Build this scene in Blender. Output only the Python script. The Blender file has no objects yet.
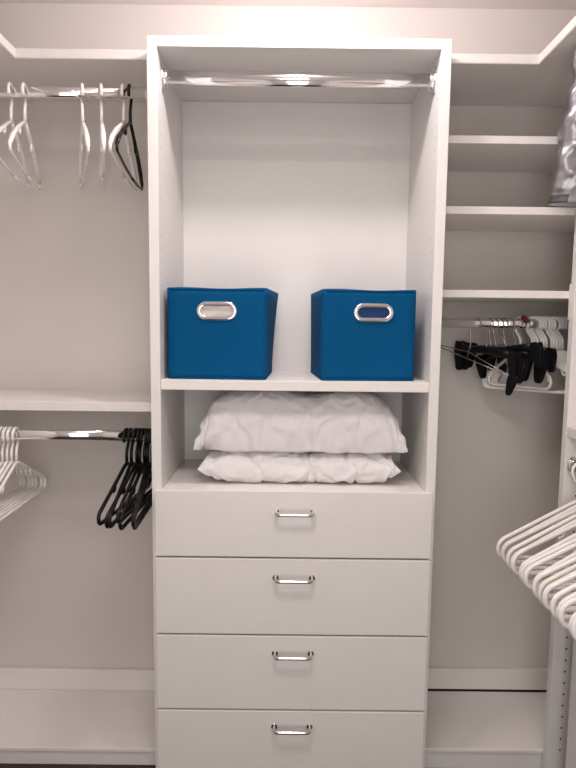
import bpy, bmesh, math, random
from mathutils import Vector, Matrix, noise
random.seed(7)
R = math.radians
scn = bpy.context.scene
col = scn.collection

# ------------------------------------------------------------------ materials
def mat(name, c, rough=.5, metal=0., spec=.5, var=.0, vscale=8., bump=0., bscale=60., stretch=(1, 1, 1), coat=0.):
    m = bpy.data.materials.new(name); m.use_nodes = True
    nt = m.node_tree; b = nt.nodes['Principled BSDF']
    b.inputs['Base Color'].default_value = (*c, 1)
    b.inputs['Roughness'].default_value = rough
    b.inputs['Metallic'].default_value = metal
    b.inputs['Specular IOR Level'].default_value = spec
    if coat: b.inputs['Coat Weight'].default_value = coat
    tc = nt.nodes.new('ShaderNodeTexCoord'); mp = nt.nodes.new('ShaderNodeMapping')
    mp.inputs['Scale'].default_value = stretch
    nt.links.new(tc.outputs['Object'], mp.inputs['Vector'])
    if var:
        n = nt.nodes.new('ShaderNodeTexNoise'); n.inputs['Scale'].default_value = vscale; n.inputs['Detail'].default_value = 4
        nt.links.new(mp.outputs[0], n.inputs['Vector'])
        r = nt.nodes.new('ShaderNodeValToRGB')
        r.color_ramp.elements[0].position = .3; r.color_ramp.elements[1].position = .7
        r.color_ramp.elements[0].color = (*[max(0, x * (1 - var)) for x in c], 1)
        r.color_ramp.elements[1].color = (*[min(1, x * (1 + var)) for x in c], 1)
        nt.links.new(n.outputs['Fac'], r.inputs[0]); nt.links.new(r.outputs[0], b.inputs['Base Color'])
    if bump:
        n = nt.nodes.new('ShaderNodeTexNoise'); n.inputs['Scale'].default_value = bscale; n.inputs['Detail'].default_value = 5
        nt.links.new(mp.outputs[0], n.inputs['Vector'])
        bp = nt.nodes.new('ShaderNodeBump'); bp.inputs['Strength'].default_value = bump; bp.inputs['Distance'].default_value = .004
        nt.links.new(n.outputs['Fac'], bp.inputs['Height']); nt.links.new(bp.outputs[0], b.inputs['Normal'])
    return m

MEL = mat('white_melamine', (.79, .77, .75), .42, var=.012, vscale=14, bump=.03, bscale=180)
EDGE = mat('white_shelf_board', (.82, .785, .76), .5, var=.012, vscale=10, bump=.03, bscale=160)
WALL = mat('painted_wall', (.71, .663, .63), .6, var=.02, vscale=3, bump=.06, bscale=120)
WALLT = mat('ceiling_paint', (.80, .75, .73), .8, var=.02, vscale=3, bump=.05, bscale=150)
CARPET = mat('brown_carpet', (.06, .035, .028), .95, var=.6, vscale=160, bump=1., bscale=300)
HOLE = mat('dark_peg_hole', (.05, .035, .03), .9)
HOLEL = mat('shaded_peg_hole', (.42, .40, .38), .9)
CHROME = mat('polished_chrome', (.82, .82, .83), .09, metal=1.)
NICKEL = mat('nickel_pull', (.62, .6, .58), .14, metal=1.)
WIRE = mat('steel_wire', (.42, .40, .38), .25, metal=1.)
WPL = mat('white_plastic', (.90, .87, .86), .3, var=.01)
CPL = mat('cream_plastic', (.82, .78, .71), .3, var=.01)
BPL = mat('black_plastic', (.004, .004, .005), .3, spec=.3)
CLIPM = mat('black_clip_plastic', (.004, .004, .005), .4, spec=.3)
REDT = mat('dark_red_tape', (.18, .02, .018), .6)
BLUE = mat('blue_canvas', (.0, .076, .205), .85, spec=.12, var=.07, vscale=5, bump=.25, bscale=700)
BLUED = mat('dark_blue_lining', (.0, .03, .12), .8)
PILLOW = mat('white_cotton', (.80, .775, .785), .8, spec=.2, bump=.12, bscale=35)
FOIL = mat('silver_film', (.40, .40, .42), .33, metal=.9, bump=.35, bscale=16)
FOILD = mat('dark_print', (.10, .10, .11), .35, metal=.5)
SHADOWGAP = mat('gap_shade_paint', (.03, .02, .018), .95)

# ------------------------------------------------------------------ mesh helpers
def box(bm, x0, x1, y0, y1, z0, z1, bev=.0012, mi=0):
    vs = [bm.verts.new((x, y, z)) for x in (x0, x1) for y in (y0, y1) for z in (z0, z1)]
    q = [(0, 1, 3, 2), (4, 6, 7, 5), (0, 4, 5, 1), (2, 3, 7, 6), (0, 2, 6, 4), (1, 5, 7, 3)]
    fs = [bm.faces.new([vs[i] for i in f]) for f in q]
    for f in fs: f.material_index = mi
    if bev:
        es = list({e for f in fs for e in f.edges})
        r = bmesh.ops.bevel(bm, geom=es, offset=bev, segments=2, affect='EDGES', profile=.5)
        for f in r['faces']: f.material_index = mi

def sweep(bm, pts, r, seg=8, closed=False, mi=0, ry=None, cap=True, up=None):
    pts = [Vector(p) for p in pts]; n = len(pts); rings = []
    prev = None
    for i, p in enumerate(pts):
        if closed: t = pts[(i + 1) % n] - pts[i - 1]
        else: t = pts[min(i + 1, n - 1)] - pts[max(i - 1, 0)]
        t.normalize()
        if prev is None:
            a = Vector(up) if up else (Vector((0, 1, 0)) if abs(t.y) < .9 else Vector((0, 0, 1)))
        else: a = prev
        u = (a - t * a.dot(t)).normalized(); prev = u; v = t.cross(u)
        rr = r[i] if isinstance(r, (list, tuple)) else r
        r2 = ry if ry else rr
        rings.append([bm.verts.new(p + u * math.cos(2 * math.pi * k / seg) * rr + v * math.sin(2 * math.pi * k / seg) * r2) for k in range(seg)])
    m = n if closed else n - 1
    for i in range(m):
        A, B = rings[i], rings[(i + 1) % n]
        for k in range(seg):
            f = bm.faces.new((A[k], A[(k + 1) % seg], B[(k + 1) % seg], B[k])); f.smooth = True; f.material_index = mi
    if not closed and cap:
        for rg, s in ((rings[0], -1), (rings[-1], 1)):
            f = bm.faces.new(rg if s > 0 else rg[::-1]); f.material_index = mi

def fillet(pts, rad, n=5, closed=False):
    pts = [Vector(p) for p in pts]; out = []
    N = len(pts)
    for i, p in enumerate(pts):
        if not closed and i in (0, N - 1): out.append(p); continue
        a, b = pts[i - 1], pts[(i + 1) % N]
        da, db = (a - p), (b - p)
        rr = rad[i] if isinstance(rad, (list, tuple)) else rad
        d = min(rr, da.length * .49, db.length * .49)
        A, B = p + da.normalized() * d, p + db.normalized() * d
        for k in range(n + 1):
            t = k / n
            out.append(A * (1 - t) ** 2 + p * 2 * t * (1 - t) + B * t * t)
    return out

def disc(bm, c, axis, r, mi, seg=8):
    c = Vector(c); ax = Vector(axis)
    u = Vector((0, 1, 0)) if abs(ax.y) < .5 else Vector((1, 0, 0)); v = ax.cross(u)
    f = bm.faces.new([bm.verts.new(c + u * r * math.cos(2 * math.pi * k / seg) + v * r * math.sin(2 * math.pi * k / seg)) for k in range(seg)])
    f.material_index = mi

def link(name, bm_or_me, mats=None, parent=None, loc=None, smooth=False):
    if isinstance(bm_or_me, bmesh.types.BMesh):
        me = bpy.data.meshes.new(name)
        bmesh.ops.recalc_face_normals(bm_or_me, faces=bm_or_me.faces)
        bm_or_me.to_mesh(me); bm_or_me.free()
        for m in (mats if isinstance(mats, (list, tuple)) else [mats]): me.materials.append(m)
        if smooth:
            for p in me.polygons: p.use_smooth = True
    else: me = bm_or_me
    o = bpy.data.objects.new(name, me); col.objects.link(o)
    if parent: o.parent = parent
    if loc: o.location = loc
    return o

def empty(name, loc=(0, 0, 0), rz=0.):
    o = bpy.data.objects.new(name, None); o.empty_display_size = .05; col.objects.link(o)
    o.location = loc; o.rotation_euler = (0, 0, rz); return o

def tag(o, label, cat, group=None):
    o['label'] = label; o['category'] = cat
    if group: o['group'] = group
    return o

def struct(name, bm, m):
    o = link(name, bm, m); o['kind'] = 'structure'; return o

def nb(): return bmesh.new()

def bxo(name, dims, m, parent=None, bev=.0012):
    bm = nb(); box(bm, *dims, bev=bev); return link(name, bm, m, parent)

# ------------------------------------------------------------------ room
YB = .366; XW = 1.04; CEIL = 2.285; YF = -2.3
bm = nb(); box(bm, -XW - .1, XW + .1, YF - .1, YB + .1, -.05, 0, 0); struct('floor', bm, CARPET)
bm = nb(); box(bm, -XW - .1, XW + .1, YF - .1, YB + .1, CEIL, CEIL + .05, 0); struct('ceiling', bm, WALLT)
bm = nb(); box(bm, -XW - .1, XW + .1, YB, YB + .1, 0, CEIL, 0); struct('wall_back', bm, WALL)
bm = nb(); box(bm, -XW - .1, -XW, YF, YB, 0, CEIL, 0); struct('wall_left', bm, WALL)
bm = nb(); box(bm, XW, XW + .1, YF, YB, 0, CEIL, 0); struct('wall_right', bm, WALL)
bm = nb()
box(bm, -XW, -.45, YF - .1, YF, 0, CEIL, 0); box(bm, .45, XW, YF - .1, YF, 0, CEIL, 0); box(bm, -.45, .45, YF - .1, YF, 2.05, CEIL, 0)
struct('wall_front', bm, WALL)
bm = nb(); box(bm, -XW, -.383, YB - .014, YB, .0, .130, .003); struct('baseboard_left', bm, EDGE)
bm = nb(); box(bm, .383, XW, YB - .014, YB, .0735, .147, .003); struct('baseboard_right', bm, EDGE)
bm = nb(); box(bm, .383, XW, YB - .008, YB, .0, .0735, 0); struct('painted_gap_shade_1', bm, SHADOWGAP)  # dark strip painted as the shade in the gap under the right baseboard

# ------------------------------------------------------------------ central tower
W = .381; T = .026; ZT = 2.025
tw = empty('closet_tower', (0, 0, 0))
tag(tw, 'tall white closet tower with two open cubbies above four drawers, in the middle', 'closet tower')
def peg_column(bm, x, ax, y, z0, z1, r, mi, step=.032):
    z = z0
    while z < z1:
        disc(bm, (x, y, z), ax, r, mi); z += step
for s in (-1, 1):
    bm = nb()
    xi, xo = s * (W - T), s * W
    box(bm, min(xi, xo), max(xi, xo), 0, YB - .002, 0, ZT, .0015)
    for y in (.03, .325):
        peg_column(bm, xi - s * .0004, (-s, 0, 0), y, .90, ZT - .10, .0026, 1)
    link('side_panel', bm, [MEL, HOLEL], tw)
xi = W - T
bxo('top_panel', (-xi, xi, .0, YB - .01, ZT - .026, ZT), EDGE, tw)
bxo('back_panel', (-xi, xi, YB - .010, YB - .003, .06, ZT - .027), MEL, tw, 0)
bxo('shelf', (-xi + .0005, xi - .0005, .002, YB - .011, 1.138, 1.164), EDGE, tw)
bxo('drawer_deck', (-xi + .0005, xi - .0005, .001, YB - .011, .842, .868), EDGE, tw)
bxo('toe_kick', (-xi + .0005, xi - .0005, .03, .05, 0, .055), MEL, tw)
def pull_bm():
    b = nb()
    pts = fillet([(-.049, 0, 0), (-.049, -.027, 0), (.049, -.027, 0), (.049, 0, 0)], .016, 6)
    sweep(b, pts, .0048, 10)
    for x in (-.049, .049):
        sweep(b, [(x, -.0005, 0), (x, -.004, 0)], .0085, 12)
    return b
pull_me = None
dz = [.872, .688, .470, .252, .045]
for k in range(4):
    za, zb = dz[k + 1] + (.0025 if k < 3 else .0), dz[k] - (0 if k == 0 else .0025)
    zm = (za + zb) / 2
    bm = nb(); box(bm, -.370, .370, -.019, -.0008, za, zb, .0018)
    # box of the drawer behind the front
    box(bm, -.345, .345, .003, YB - .03, za + .012, zb - .035, 0)
    d = link('drawer', bm, MEL, tw)
    hz = [.8155, .6340, .4195, .2055][k]
    if pull_me is None:
        h = link('handle', pull_bm(), NICKEL, d); pull_me = h.data
    else: h = link('handle', pull_me, None, d)
    h.location = (.003, -.0187, hz); h['label'] = 'chrome bow handle'

# ------------------------------------------------------------------ shelves and platforms
def lshelf(name, x0, x1, wing, y1, z, m):
    # straight run along the back wall plus a wing along the side wall
    bm = nb()
    s = 1 if x1 > 0 else -1
    P = ([(.3825, .0745), (wing, .0745), (wing, -1.15), (XW - .001, -1.15), (XW - .001, YB - .001), (.3825, YB - .001)] if s > 0 else
         [(-.3825, .0745), (wing, .0745), (wing, -1.15), (-XW + .001, -1.15), (-XW + .001, YB - .001), (-.3825, YB - .001)])
    lo = [bm.verts.new((x, y, z)) for x, y in P]; f = bm.faces.new(lo)
    r = bmesh.ops.extrude_face_region(bm, geom=[f])
    bmesh.ops.translate(bm, vec=(0, 0, .025), verts=[v for v in r['geom'] if isinstance(v, bmesh.types.BMVert)])
    bmesh.ops.bevel(bm, geom=list(bm.edges), offset=.0015, segments=2, affect='EDGES')
    return link(name, bm, m)
tag(lshelf('top_shelf', -XW, -.383, -.741, .0745, 1.999, EDGE), 'white corner top shelf left of the tower, above the upper left rod', 'shelf')
tag(lshelf('top_shelf', .383, XW, .629, .0745, 1.999, EDGE), 'white corner top shelf right of the tower, above the silver bag', 'shelf')

def shelf(name, x0, x1, y0, z1, label, t=.026, cleat=None, bracket=False):
    bm = nb(); box(bm, x0, x1, y0, YB - .001, z1 - t, z1)
    if bracket: pass
    o = link(name, bm, EDGE)
    tag(o, label, 'shelf')
    if cleat:
        bxo('cleat', (x0, x1, YB - .016, YB - .0012, z1 - t - .05, z1 - t - .0005), EDGE, o)
    return o
shelf('shelf', -XW + .001, -.3825, .082, 1.092, 'long white shelf left of the tower, above the lower left rod')
shelf('shelf', .3825, XW - .001, .082, 1.820, 'topmost white shelf right of the tower, its right end behind the silver bag', t=.0205)
shelf('shelf', .3825, XW - .001, .082, 1.636, 'second white shelf right of the tower, under the silver bag', t=.0205)
s3 = shelf('shelf', .3825, XW - .001, .082, 1.413, 'lowest white shelf right of the tower, just above the clip hanger rod', t=.0205)
bxo('end_block', (.7475, .772, .050, .0815, 1.335, 1.432), EDGE, s3)

def base(x0, x1, label, zt=.058):
    e = empty('base_platform', ((x0 + x1) / 2, .2, 0)); tag(e, label, 'platform')
    def bb(n, d, m, bev=.002):
        o = bxo(n, (d[0] - e.location.x, d[1] - e.location.x, d[2] - .2, d[3] - .2, d[4], d[5]), m, e, bev); return o
    bb('platform_top', (x0, x1, .078, YB - .0145, zt - .012, zt), EDGE)
    bb('fascia', (x0, x1, .084, .100, 0, zt - .0122), MEL)
    return e
base(-XW + .001, -.3825, 'low white floor platform left of the drawers under the black hangers')
base(.3825, XW - .001, 'low white floor platform right of the drawers under the clip hangers', .068)

# ------------------------------------------------------------------ side unit at the right
su = empty('side_unit', (.9, .05, 0)); tag(su, 'white side closet unit with peg holes and a shelf at right edge', 'closet unit')
def sub(n, d, m, bm=None):
    b = bm or nb(); box(b, d[0] - .9, d[1] - .9, d[2] - .05, d[3] - .05, d[4], d[5]); return b
b = sub('p', (.748, XW - .001, .049, .0735, 0, 1.609), None)
z = .09
while z < 1.0:
    disc(b, (.785 - .9, .0487 - .05, z), (0, -1, 0), .0031, 1); z += .0345
link('side_panel', b, [MEL, HOLE], su)
link('shelf', sub('s', (.7485, XW - .001, -.55, .0485, 1.018, 1.043), None), EDGE, su)
link('drawer_panel', sub('l', (.762, XW - .001, -.56, -.03, 0, .62), None), MEL, su)
link('shelf', sub('s', (.7485, XW - .001, -.55, .0815, 1.611, 1.636), None), EDGE, su)

# ------------------------------------------------------------------ rods
def rod(x0, x1, y, z, label, along='x', sock=True):
    L = x1 - x0
    if along == 'x':
        e = empty('closet_rod', ((x0 + x1) / 2, y, z)); d = (1, 0, 0)
    else:
        e = empty('closet_rod', (z[0], (x0 + x1) / 2, z[1])); d = (0, 1, 0)
    tag(e, label, 'rod')
    bm = nb(); D = Vector(d) * (L / 2)
    n = 28
    sweep(bm, [-D, D], .0146, n, ry=.0075, up=(0, 0, 1))
    link('rod_tube', bm, CHROME, e)
    for s in (-1, 1):
        bm = nb(); c = D * s; dd = Vector(d) * s
        sweep(bm, [c - dd * .016, c + dd * .0005], .0185, 20, ry=.0115, up=(0, 0, 1))
        sweep(bm, [c - dd * .003 + Vector((0, 0, .0)), c + dd * .0005], .028, 20, ry=.0135, up=(0, 0, 1))
        link('rod_socket', bm, CHROME, e)
    return e
ZR1, ZR2, ZR3 = 1.9245, .994, 1.324
YL = .10; YR = .205
rod(-xi + .001, xi - .001, .055, 1.946, 'chrome oval closet rod inside the top of the central tower').scale = (1, 1, 1.28)
rod(-XW + .002, -.3822, YL, ZR1, 'upper left chrome closet rod with six spread-out hangers')
rod(-XW + .002, -.3822, YL, ZR2, 'lower left chrome closet rod with black hangers beside the tower')
rod(.3822, XW - .002, YR, ZR3, 'right chrome closet rod carrying black clip hangers and white hangers')
SRX, SRZ = .768, .934
rod(-.55, .0475, None, (SRX, SRZ), 'chrome rod of the side unit holding the long row of white hangers', along='y')

# ------------------------------------------------------------------ hangers
HR, Hr = .0212, .0042
def hook_pts(R_=HR, neck=-.072):
    pts = []
    for k in range(15):
        a = R(-35 + k * (215 / 14))
        pts.append((R_ * math.cos(a), 0, R_ * math.sin(a)))
    pts += [(-R_ * .93, 0, -.010), (-R_ * .62, 0, -.024), (-R_ * .22, 0, -.036), (0, 0, -.048), (0, 0, neck)]
    return pts
def tubular(half=.20, r=.0043, drop=.10, endh=.034, rr=.026, nubs=True, neck=-.074, thick=1.):
    bm = nb()
    hp = hook_pts(neck=neck)
    sweep(bm, hp, Hr * thick, 8)
    zs = neck; zt = zs - drop
    loop = [(0, 0, zs), (half, 0, zt), (half - .004, 0, zt - endh), (-half + .004, 0, zt - endh), (-half, 0, zt)]
    pts = fillet(loop, [.02, rr, rr, rr, rr], 6, closed=True)
    sweep(bm, pts, r * thick, 8, closed=True)
    if nubs:
        for s in (-1, 1):
            x = s * .085; zc = zs - drop * .085 / half
            sweep(bm, fillet([(x, 0, zc), (x + s * .004, 0, zc - .018), (x + s * .016, 0, zc - .02)], .006, 3), r * .75, 6)
    return bm
def flatshoulder(half=.205, neck=-.078):
    # moulded hanger: thick shoulder bars with notches, slim lower bar
    bm = nb()
    sweep(bm, hook_pts(neck=neck), .0042, 8)
    zs = neck
    for s in (-1, 1):
        sweep(bm, [(0, 0, zs + .004), (s * .05, 0, zs - .018), (s * .12, 0, zs - .052), (s * .175, 0, zs - .085), (s * half, 0, zs - .112)], [.0045, .0050, .0058, .0064, .0050], 8, ry=.0040)
        sweep(bm, fillet([(s * .075, 0, zs - .03), (s * .079, 0, zs - .052), (s * .095, 0, zs - .05)], .006, 3), .0038, 6)
        sweep(bm, fillet([(s * half, 0, zs - .11), (s * (half + .001), 0, zs - .126), (s * .10, 0, zs - .136), (0, 0, zs - .138)], [0, .012, .05, 0], 5), .0036, 8)
    return bm
TUB = {}
def hanger(kind, name, me_bm, m, x, y, zc, rot, label, group, tilt=0., axis='x', lean=0.):
    """rot: turn about the vertical; 0 = hanger plane square to the rod"""
    key = (kind, m.name)
    if key not in TUB:
        o = link(name, me_bm(), m); TUB[key] = o.data
    else: o = link(name, TUB[key])
    base = R(-90) if axis == 'x' else 0.
    o.rotation_euler = (0, R(tilt), base + R(rot))
    o.location = (x, y, zc)
    tag(o, label, 'clothes hanger', group)
    return o
HC = -.0024   # hook centre below rod centre
# local +X is the near shoulder when axis == 'x'
U = 'hangers on the upper left rod'
for (x, rot, m, lab) in [
    (-.770, 13, WPL, 'white plastic hanger on upper left rod, first from the left'),
    (-.733, 14, WPL, 'white plastic hanger on upper left rod, second from the left'),
    (-.578, 22, WPL, 'white plastic hanger alone on upper left rod, third from the left'),
    (-.527, 18.5, WPL, 'white plastic hanger seen edge-on, fourth from left on upper left rod'),
    (-.468, 6.5, WPL, 'white plastic hanger beside the black one on upper left rod'),
    (-.450, 6, BPL, 'single black plastic hanger on the upper left rod')]:
    hanger('flat', 'clothes_hanger', flatshoulder, m, x, YL, ZR1 + HC, rot, lab, U)
G2 = 'white hangers on the lower left rod'
words = ['leftmost', 'second from left', 'third from left', 'fourth from left', 'fifth from left', 'sixth from left', 'rightmost']
for i, x in enumerate([-.868, -.855, -.842, -.829, -.816, -.803, -.789]):
    hanger('tubL', 'clothes_hanger', lambda: tubular(.20, .0044), WPL, x, YL, ZR2 + HC, 1.5 + .8 * math.sin(i * 2.1), 'white tubular hanger on the lower left rod, %s of its row' % words[i], G2)
G3 = 'black hangers on the lower left rod'
for i, (x, rot, dy) in enumerate([(-.475, -5, -1), (-.463, -1.5, 2), (-.448, -9, 3), (-.438, -1, -3), (-.427, -5.5, 5), (-.416, 2.5, 1), (-.405, -1.0, 4)]):
    hanger('tubB', 'clothes_hanger', lambda: tubular(.20, .0047, drop=.092, endh=.026, rr=.018, thick=1.12), BPL, x, YL, ZR2 + HC, rot, 'black tubular hanger on the lower left rod, %s of its bunch' % words[i], G3, tilt=dy)

# right rod: white hangers crowded in the corner
G4 = 'white hangers bunched on the right rod'
nn = 11
wd = ['leftmost', 'second from left', 'third from left', 'fourth from left', 'fifth from left', 'sixth from left', 'fifth from right', 'fourth from right', 'third from right', 'second from right', 'rightmost']
for i, x in enumerate([.706, .714, .722, .733, .741, .749, .764, .772, .780, .789, .797]):
    m = WPL
    hanger('tubC', 'clothes_hanger', lambda: tubular(.142, .0045, drop=.088), m, x, YR, ZR3 + HC, 53 + 1.4 * math.sin(i * 1.7), 'white tubular hanger bunched at the right rod\'s end, %s of the bunch' % wd[i], G4)
# white skirt hanger with dark red tape on its hook
e = hanger('tubR', 'clothes_hanger', lambda: tubular(.098, .0046, drop=.085, endh=.030, rr=.02, neck=-.07), CPL, .671, YR, ZR3 + HC, 42, 'off-white hanger with dark red tape around its hook, among the black clips', None)
bm = nb(); sweep(bm, hook_pts()[3:9], .0062, 8); link('hook_tape', bm, REDT, e)['label'] = 'dark red tape'

# clip hangers
def wire_hook(neck=-.078):
    bm = nb(); pts = []
    for k in range(15):
        a = R(-25 + k * (205 / 14)); pts.append((.0185 * math.cos(a), 0, .0185 * math.sin(a)))
    pts += [(-.0175, 0, -.012), (-.012, 0, -.030), (-.004, 0, -.050), (0, 0, -.062), (0, 0, neck)]
    sweep(bm, pts, .0017, 8); return bm
def bar_bm(half, r, twin):
    bm = nb()
    sweep(bm, [(-half, 0, -.082), (half, 0, -.082)], r, 8)
    if twin:
        sweep(bm, fillet([(-half, 0, -.082), (-.03, 0, -.066), (0, 0, -.060), (.03, 0, -.066), (half, 0, -.082)], .02, 4), r, 8)
    return bm
def bulky_bm(half):
    bm = nb()
    sweep(bm, [(-half, 0, -.084), (-.05, 0, -.080), (0, 0, -.076), (.05, 0, -.080), (half, 0, -.084)], .0065, 10, ry=.0115)
    return bm
def clip_bm():
    bm = nb()
    # two tapering paddles pinched together by a spring
    for s in (-1, 1):
        rings = []
        for (z, w, y, t) in [(.014, .010, .011, .0022), (.006, .014, .009, .0028), (-.012, .0155, .006, .0032), (-.034, .0125, .0045, .003), (-.050, .010, .004, .0028), (-.058, .006, .0032, .002)]:
            rings.append([bm.verts.new((a * w, s * y + b * t, z)) for a, b in ((-1, -1), (1, -1), (1, 1), (-1, 1))])
        for A, B in zip(rings, rings[1:]):
            for k in range(4): bm.faces.new((A[k], A[(k + 1) % 4], B[(k + 1) % 4], B[k]))
        bm.faces.new(rings[0]); bm.faces.new(rings[-1][::-1])
    bmesh.ops.bevel(bm, geom=list(bm.edges), offset=.0012, segments=2, affect='EDGES')
    sweep(bm, [(-.012, 0, -.004), (.012, 0, -.004)], .0065, 10)
    return bm
CM = {}
def cached(key, f, m, name, parent):
    if key not in CM:
        o = link(name, f(), m, parent); CM[key] = o.data
    else: o = link(name, CM[key], None, parent)
    return o
def clip_hanger(x, rot, tilt, kind, label, half=.16, clips=(-1, 1), group='black clip hangers on the right rod', cs=1., low=0.):
    e = empty('clip_hanger', (x, YR, ZR3 - .0040 + (.0 if True else 0)))
    e.rotation_euler = (0, R(tilt), R(-90 + rot))
    tag(e, label, 'clip hanger', group)
    cached(('hook', low), lambda: wire_hook(-.078 - low), WIRE, 'hook', e)['label'] = 'steel wire hook'
    if kind == 'bulky': cached(('bulky', half), lambda: bulky_bm(half), BPL, 'bar', e)
    else:
        br = cached(('bar', half, kind), lambda: bar_bm(half, .0017, kind == 'twin'), WIRE, 'bar', e)
        br['label'] = 'steel wire bar'; br.location = (0, 0, -low)
    for s in clips:
        c = cached('clip', clip_bm, CLIPM, 'clip', e)
        c.location = (s * half, 0, -.088 - low); c.scale = (cs, cs, cs); c['label'] = 'black clip'
    return e
clip_hanger(.536, 31, 15, 'twin', 'thin wire clip hanger, leftmost on right rod, its far clip touching the tower', half=.172, clips=(-1, 1), cs=.8, low=.024)
clip_hanger(.574, 28, 3, 'bulky', 'black clip hanger on right rod, second hook from the left', half=.105, cs=1.05)
clip_hanger(.590, 24, 9, 'wire', 'thin wire clip hanger on right rod, third hook from the left', half=.13)
clip_hanger(.604, 34, 5, 'bulky', 'black clip hanger on right rod, fourth hook from the left', half=.105, cs=1.1)
clip_hanger(.618, 27, -13, 'bulky', 'black clip hanger on right rod tilted up to the right', half=.105, cs=1.0)
clip_hanger(.635, 36, 7, 'twin', 'wire clip hanger just left of the red-taped hanger', half=.12, cs=1.1)
clip_hanger(.662, 33, 3, 'bulky', 'black clip hanger just right of the red-taped hanger', half=.085, cs=.95)
clip_hanger(.680, 40, -6, 'bulky', 'black clip hanger beside the bunched white hangers on the right rod', half=.075, cs=.95)

# side unit row: farthest first
G5 = 'white hangers in the side unit row'
ys = [.0, -.022, -.040, -.058, -.076, -.096, -.128, -.150, -.166, -.182, -.215, -.232, -.248, -.264, -.282, -.300, -.330, -.352, -.375]
dxs = [0, .002, -.002, .004, 0, .003, -.002, 0, .002, .004, .0, .002, .001, .003, -.001, .002, .001, .004, .006]
ordn = ['farthest', 'second farthest', 'third farthest', 'fourth farthest', 'fifth farthest', 'sixth farthest', 'seventh farthest', 'eighth farthest', 'ninth farthest', 'middle one', 'ninth nearest', 'eighth nearest', 'seventh nearest', 'sixth nearest', 'fifth nearest', 'fourth nearest', 'third nearest', 'second nearest', 'nearest']
for i, y in enumerate(ys):
    m = CPL if i in (2, 5, 11) else WPL
    cn = 'cream' if m is CPL else 'white'
    y *= 1.13
    hanger('tubS', 'clothes_hanger', lambda: tubular(.212, .0060, drop=.118, endh=.044, rr=.032, neck=-.08), m, SRX, y, SRZ + HC, 3.0 * math.sin(i * 2.3) + (4 if i in (4, 9, 15) else 0),
           '%s tubular hanger in the right-edge row, the %s from the camera' % (cn, ordn[i]), G5, axis='y')

# ------------------------------------------------------------------ blue bins
def bin_(x, y, z, rz, w, d, h, gx, label, plate_mat, flare):
    e = empty('storage_bin', (x, y, z), R(rz)); tag(e, label, 'storage bin', None)
    bm = nb(); nz = 14
    def ring(t, inset=0.):
        out = []
        bow = .004 * math.sin(math.pi * t)
        wv, dv = w / 2 - inset, d / 2 - inset
        c = .007
        P = []
        fl = flare * t ** 1.5
        n = 10
        def side(a, b, nrm):
            for k in range(n):
                s = k / n
                p = Vector(a).lerp(Vector(b), s)
                p += Vector(nrm) * (bow * math.sin(math.pi * s) * (1 if nrm[1] >= 0 else .3))
                P.append(p)
        fr = .0 if flare < 0 else fl
        flb = -fl if flare < 0 else 0
        A = (-wv + c, -dv); B = (wv - c, -dv); C = (wv, -dv + c); D = (wv + fr, dv - c); E_ = (wv + fr - c, dv); F = (-wv - flb + c, dv); G = (-wv - flb, dv - c); H = (-wv, -dv + c)
        side(A, B, (0, -1)); side(B, C, (0, 0)); side(C, D, (1, 0)); side(D, E_, (0, 0)); side(E_, F, (0, 1)); side(F, G, (0, 0)); side(G, H, (-1, 0)); side(H, A, (0, 0))
        zz = h * t
        return [bm.verts.new((p.x, p.y, zz - (0.0016 * math.sin(p.x * 30 + 1) if t == 1 else 0))) for p in P]
    outer = [ring(k / nz) for k in range(nz + 1)]
    inner = [ring(1 - k / 3 * .97, .004) for k in range(4)]
    seq = outer + inner
    for A, B in zip(seq, seq[1:]):
        m = len(A)
        for k in range(m): bm.faces.new((A[k], A[(k + 1) % m], B[(k + 1) % m], B[k])).smooth = True
    bm.faces.new(outer[0][::-1]); bm.faces.new(inner[-1])
    o = link('bin_body', bm, BLUE, e)
    # stitched hem under the rim and along the bottom seam
    for t in (.985, .012):
        bm = nb(); yy = -d / 2 - .0005 - .0012 * math.sin(math.pi * t)
        sweep(bm, [(-w / 2 + .009, yy, h * t), (w / 2 - .009, yy, h * t)], .0016, 6)
        link('hem', bm, BLUE, e)
    # oval grommet
    bm = nb(); hw, hh = .0515, .0225; r = hh
    def stad(rr, off, yy, n=10):
        pts = []
        for k in range(n + 1):
            a = R(-90 + 180 * k / n); pts.append((hw - r + rr * math.cos(a), yy, rr * math.sin(a)))
        for k in range(n + 1):
            a = R(90 + 180 * k / n); pts.append((-(hw - r) + rr * math.cos(a), yy, rr * math.sin(a)))
        return pts
    sweep(bm, stad(.0190, 0, -.0024), .0026, 10, closed=True, ry=.0062, up=(0, 1, 0))
    g = link('grommet', bm, CHROME, e, (gx, -d / 2 - .001, h * .752)); g['label'] = 'chrome oval grommet handle'
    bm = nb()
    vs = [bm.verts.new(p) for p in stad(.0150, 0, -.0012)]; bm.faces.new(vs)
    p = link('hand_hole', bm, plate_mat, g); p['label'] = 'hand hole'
ZS = 1.1643
PLATE = mat('pale_metal_plate', (.52, .48, .45), .4, metal=.3, var=.35, vscale=30, stretch=(.4, 1, 2))  # grey-brown reflections are painted into the plate's uneven tone
bin_(-.2065, .168, ZS, -2.0, .266, .272, .243, .0015, 'blue fabric storage bin at left on the tower shelf, pale hand hole', PLATE, .018)
bin_(.188, .172, ZS, 4.0, .253, .272, .243, .010, 'blue fabric storage bin at right on the tower shelf, dark blue hand hole', BLUED, -.003)

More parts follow.
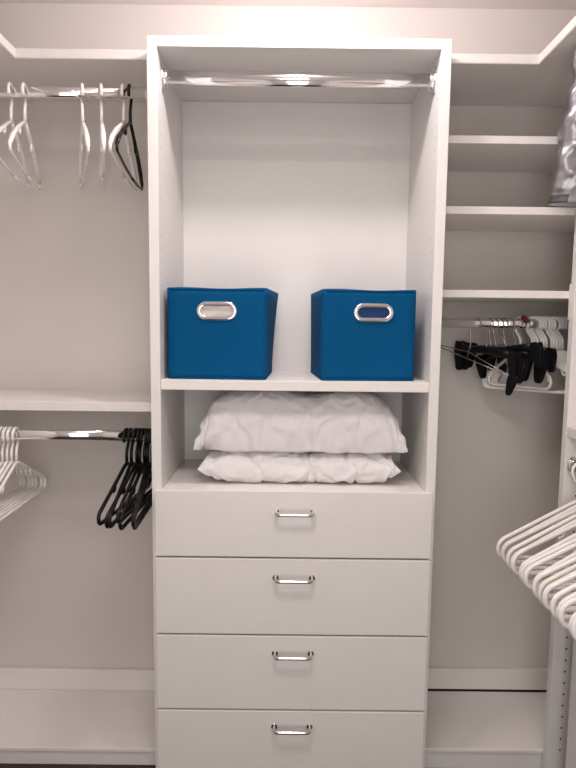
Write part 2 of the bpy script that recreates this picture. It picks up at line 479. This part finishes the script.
# ------------------------------------------------------------------ pillows
def pillow(name, cx, cy, zseam, a, b, Ht, Hb, zfloor, seed, label, ztop=None, pu=6.5, pv=4.6):
    NU, NV = 230, 110
    bm = nb()
    def pt(u, v, top):
        # u,v in -1..1
        k = 1 - .055 * (1 - v * v) ** 1.0 if abs(u) > 0 else 1
        x = a * u * (1 - .02 * (1 - v * v) * u * u + .02 * (abs(v) ** 6))
        y = b * v * (1 - .05 * (1 - u * u) * v * v)
        e = max(0., (1 - abs(u) ** pu)) ** .52 * max(0., (1 - abs(v) ** pv)) ** .48
        q = Vector((x * 7 + seed, y * 7, seed * 1.3 + (3 if top else 0)))
        lump = noise.noise(q * .7) * .10
        edge = min(1, e * 2.2)
        if top: z = zseam + (Ht * (1 + lump) - .010 * math.exp(-((x - .03) / .04) ** 2) * (1 if v < .2 else math.exp(-(v - .2) * 3))) * e
        else: z = zseam - Hb * (1 + lump) * e
        # seam wobble
        z += .006 * noise.noise(Vector((x * 9, y * 9, seed + 20))) * (1 - e)
        return (cx + x, cy + y, z)
    def cl(t, n):
        s = -1 + 2 * t / n
        return math.sin(s * math.pi / 2) * .55 + s * .45
    grid = {}
    for top in (True, False):
        for i in range(NU + 1):
            for j in range(NV + 1):
                bd = i in (0, NU) or j in (0, NV)
                if not top and bd: grid[(0, i, j)] = grid[(1, i, j)]; continue
                grid[(1 if top else 0, i, j)] = bm.verts.new(pt(cl(i, NU), cl(j, NV), top))
    for t in (1, 0):
        for i in range(NU):
            for j in range(NV):
                q = [grid[(t, i, j)], grid[(t, i + 1, j)], grid[(t, i + 1, j + 1)], grid[(t, i, j + 1)]]
                f = bm.faces.new(q if t else q[::-1]); f.smooth = True
    bm.normal_update()
    rnd = random.Random(int(seed * 10)); folds = []
    # explicit folds on the front face (x, z of start and end, depth, width), running out of the corners and a middle pinch
    for (fx, fz, n, spread, a0) in ((-a * .93, zseam, 7, 1.5, .75), (a * .93, zseam, 7, 1.5, math.pi - .75), (.03, zseam, 9, 2.8, math.pi / 2), (-.12, zseam, 3, 1.8, 1.3), (.16, zseam, 4, 1.8, 1.8)):
        for k in range(n):
            an = a0 + spread * (k / max(1, n - 1) - .5) + rnd.uniform(-.12, .12); L = rnd.uniform(.06, .16)
            if Ht < .1 and k % 2: an = -an
            off = rnd.uniform(.0, .02)
            folds.append((fx + off * math.cos(an), fz + off * math.sin(an), fx + L * math.cos(an), fz + L * math.sin(an), rnd.uniform(.007, .0125) * rnd.choice((1, 1, -.7)), rnd.uniform(.0045, .009)))
    mv = []
    for vt in bm.verts:
        x, y, z = vt.co.x - cx, vt.co.y - cy, vt.co.z
        q = Vector((x, y, z)); d = 0.
        wp = q + Vector((noise.noise(q * 14 + Vector((seed, 0, 0))), noise.noise(q * 14 + Vector((0, seed, 5))), noise.noise(q * 14 + Vector((9, 2, seed))))) * .018
        d += .0062 * (.45 - abs(noise.noise(Vector((wp.x * 15 + seed, wp.y * 10, wp.z * 26 - wp.x * 8)))) * 1.6)
        d += .0040 * (.45 - abs(noise.noise(Vector((wp.x * 26 - 9, wp.y * 22, wp.z * 30 + wp.x * 16 + seed)))) * 1.6)
        d += .0014 * noise.noise(wp * 60)
        if y < .03:
            for (x0, z0, x1, z1, dep, wd) in folds:
                dx, dz_ = x1 - x0, z1 - z0; L2 = dx * dx + dz_ * dz_
                t = ((wp.x - x0) * dx + (wp.z - z0) * dz_) / L2
                if -.15 < t < 1.15:
                    tt = max(0, min(1, t)); px_, pz_ = x0 + dx * tt - wp.x, z0 + dz_ * tt - wp.z
                    r_ = (px_ * px_ + pz_ * pz_) / (wd * wd)
                    if r_ < 9: d -= dep * math.exp(-r_) * (1 - tt * .8)
        d *= min(1, .2 + abs(z - zseam) / .022) * (.75 if Ht < .1 else 1)
        mv.append((vt, vt.normal * d))
    for vt, m_ in mv:
        vt.co += m_
        if zfloor is not None and vt.co.z < zfloor: vt.co.z = zfloor
        if ztop is not None and vt.co.z > ztop: vt.co.z = ztop
        if vt.co.y > YB - .012: vt.co.y = YB - .012
    o = link(name, bm, PILLOW)
    # piped seam
    tag(o, label, 'pillow', None)
    return o
pillow('pillow', .018, .192, .968, .290, .150, .155, .012, .956, 3.1, 'puffy white pillow lying on top of another in the tower cubby', ztop=1.1355)
pillow('pillow', .015, .195, .912, .276, .152, .050, .050, .8687, 8.4, 'flattened white pillow lying under another on the drawer top', pu=7, pv=5)

# ------------------------------------------------------------------ silver bag
def silver_bag():
    NZ, NA = 70, 72; bm = nb(); rings = []
    H = .352
    for i in range(NZ + 1):
        t = i / NZ
        z = 1.6368 + H * t
        cxx = .797 - .012 * t
        cyy = .047 - .088 * t ** 1.2
        wl = .132 - .010 * math.sin(t * 3.1) - (.020 * max(0, (t - .55) / .45) ** 1.0) + .006 * noise.noise(Vector((t * 9, 1, 2)))
        dp = .028 + .012 * math.sin(math.pi * min(1, t * 1.1)) - .012 * max(0, t - .85) / .15
        ring = []
        for k in range(NA):
            a = 2 * math.pi * k / NA
            ca, sa = math.cos(a), math.sin(a)
            sx = math.copysign(abs(ca) ** .75, ca); sy = math.copysign(abs(sa) ** .9, sa)
            n1 = 1 - 2 * abs(noise.noise(Vector((sx * 2.2 + 3, sy + 7, t * 6.5))))
            n2 = 1 - 2 * abs(noise.noise(Vector((sx * 5 + 1, sy * 2 + 2, t * 12 + 4))))
            amp = (.011 * n1 + .005 * n2) * min(1, t * 5 + .1)
            x = cxx + wl * sx + .25 * amp * sx; y = cyy + (dp + amp) * sy
            if t > .55:
                # tied neck with bunched pleats near the top
                g = math.exp(-((t - .80) / .07) ** 2)
                x = cxx + (x - cxx) * (1 - .06 * g)
                y += .006 * math.sin(a * 12) * (t - .55)
            ring.append(bm.verts.new((x - .8, y - .04, z - 1.6368)))
        rings.append(ring)
    for A, B in zip(rings, rings[1:]):
        for k in range(NA): bm.faces.new((A[k], A[(k + 1) % NA], B[(k + 1) % NA], B[k])).smooth = True
    bm.faces.new(rings[0][::-1]); bm.faces.new(rings[-1])
    for f in bm.faces:
        c = f.calc_center_median()
        if c.z < .022 and c.x < -.095: f.material_index = 1
    return bm
sb = link('silver_bag', silver_bag(), [FOIL, FOILD], None, (.8, .04, 1.6368))
tag(sb, 'crinkled silver film bag standing on the shelf at top right', 'bag')

# ------------------------------------------------------------------ light
def area(name, loc, rot, size, power, color, shape='DISK', sy=None):
    l = bpy.data.lights.new(name, 'AREA'); l.energy = power; l.color = color; l.shape = shape; l.size = size
    if sy: l.size_y = sy
    o = bpy.data.objects.new(name, l); col.objects.link(o); o.location = loc; o.rotation_euler = rot; return o
def bulb(name, loc, rad, power, color):
    l = bpy.data.lights.new(name, 'POINT'); l.energy = power; l.color = color; l.shadow_soft_size = rad
    o = bpy.data.objects.new(name, l); col.objects.link(o); o.location = loc; return o
bulb('front_ceiling_bulb', (.0, -.25, CEIL - .07), .05, 13, (1, .90, .90))
area('rear_ceiling_lamp', (-.08, -.95, CEIL - .02), (R(-14), 0, 0), .55, 16, (1, .925, .87))
area('doorway_fill', (.0, YF - .05, 1.05), (R(90), 0, 0), .85, 13.5, (1., .955, .92), 'RECTANGLE', 2.0)  # added warm fill from the doorway side, in place of room bounce
w = bpy.data.worlds.new('World'); scn.world = w; w.use_nodes = True
w.node_tree.nodes['Background'].inputs[0].default_value = (.75, .82, 1, 1)
w.node_tree.nodes['Background'].inputs[1].default_value = .3

# ------------------------------------------------------------------ camera
cam = bpy.data.cameras.new('Camera'); co = bpy.data.objects.new('Camera', cam); col.objects.link(co)
cam.sensor_fit = 'HORIZONTAL'; cam.sensor_width = 36.; cam.lens = 579.188 / 576 * 36.; cam.clip_start = .01
r2 = Vector((.999935637, -.000119156, .01134493)); u2 = Vector((-.01127433, .10143054, .99477874)); fw = Vector((.00126926, .99484262, -.10142267))
M = Matrix((( r2.x, u2.x, -fw.x, -.0204), (r2.y, u2.y, -fw.y, -1.5202), (r2.z, u2.z, -fw.z, 1.312), (0, 0, 0, 1)))
co.matrix_world = M
scn.camera = co
scn.view_settings.view_transform = 'Standard'
scn.view_settings.look = 'None'
scn.view_settings.exposure = 0.06
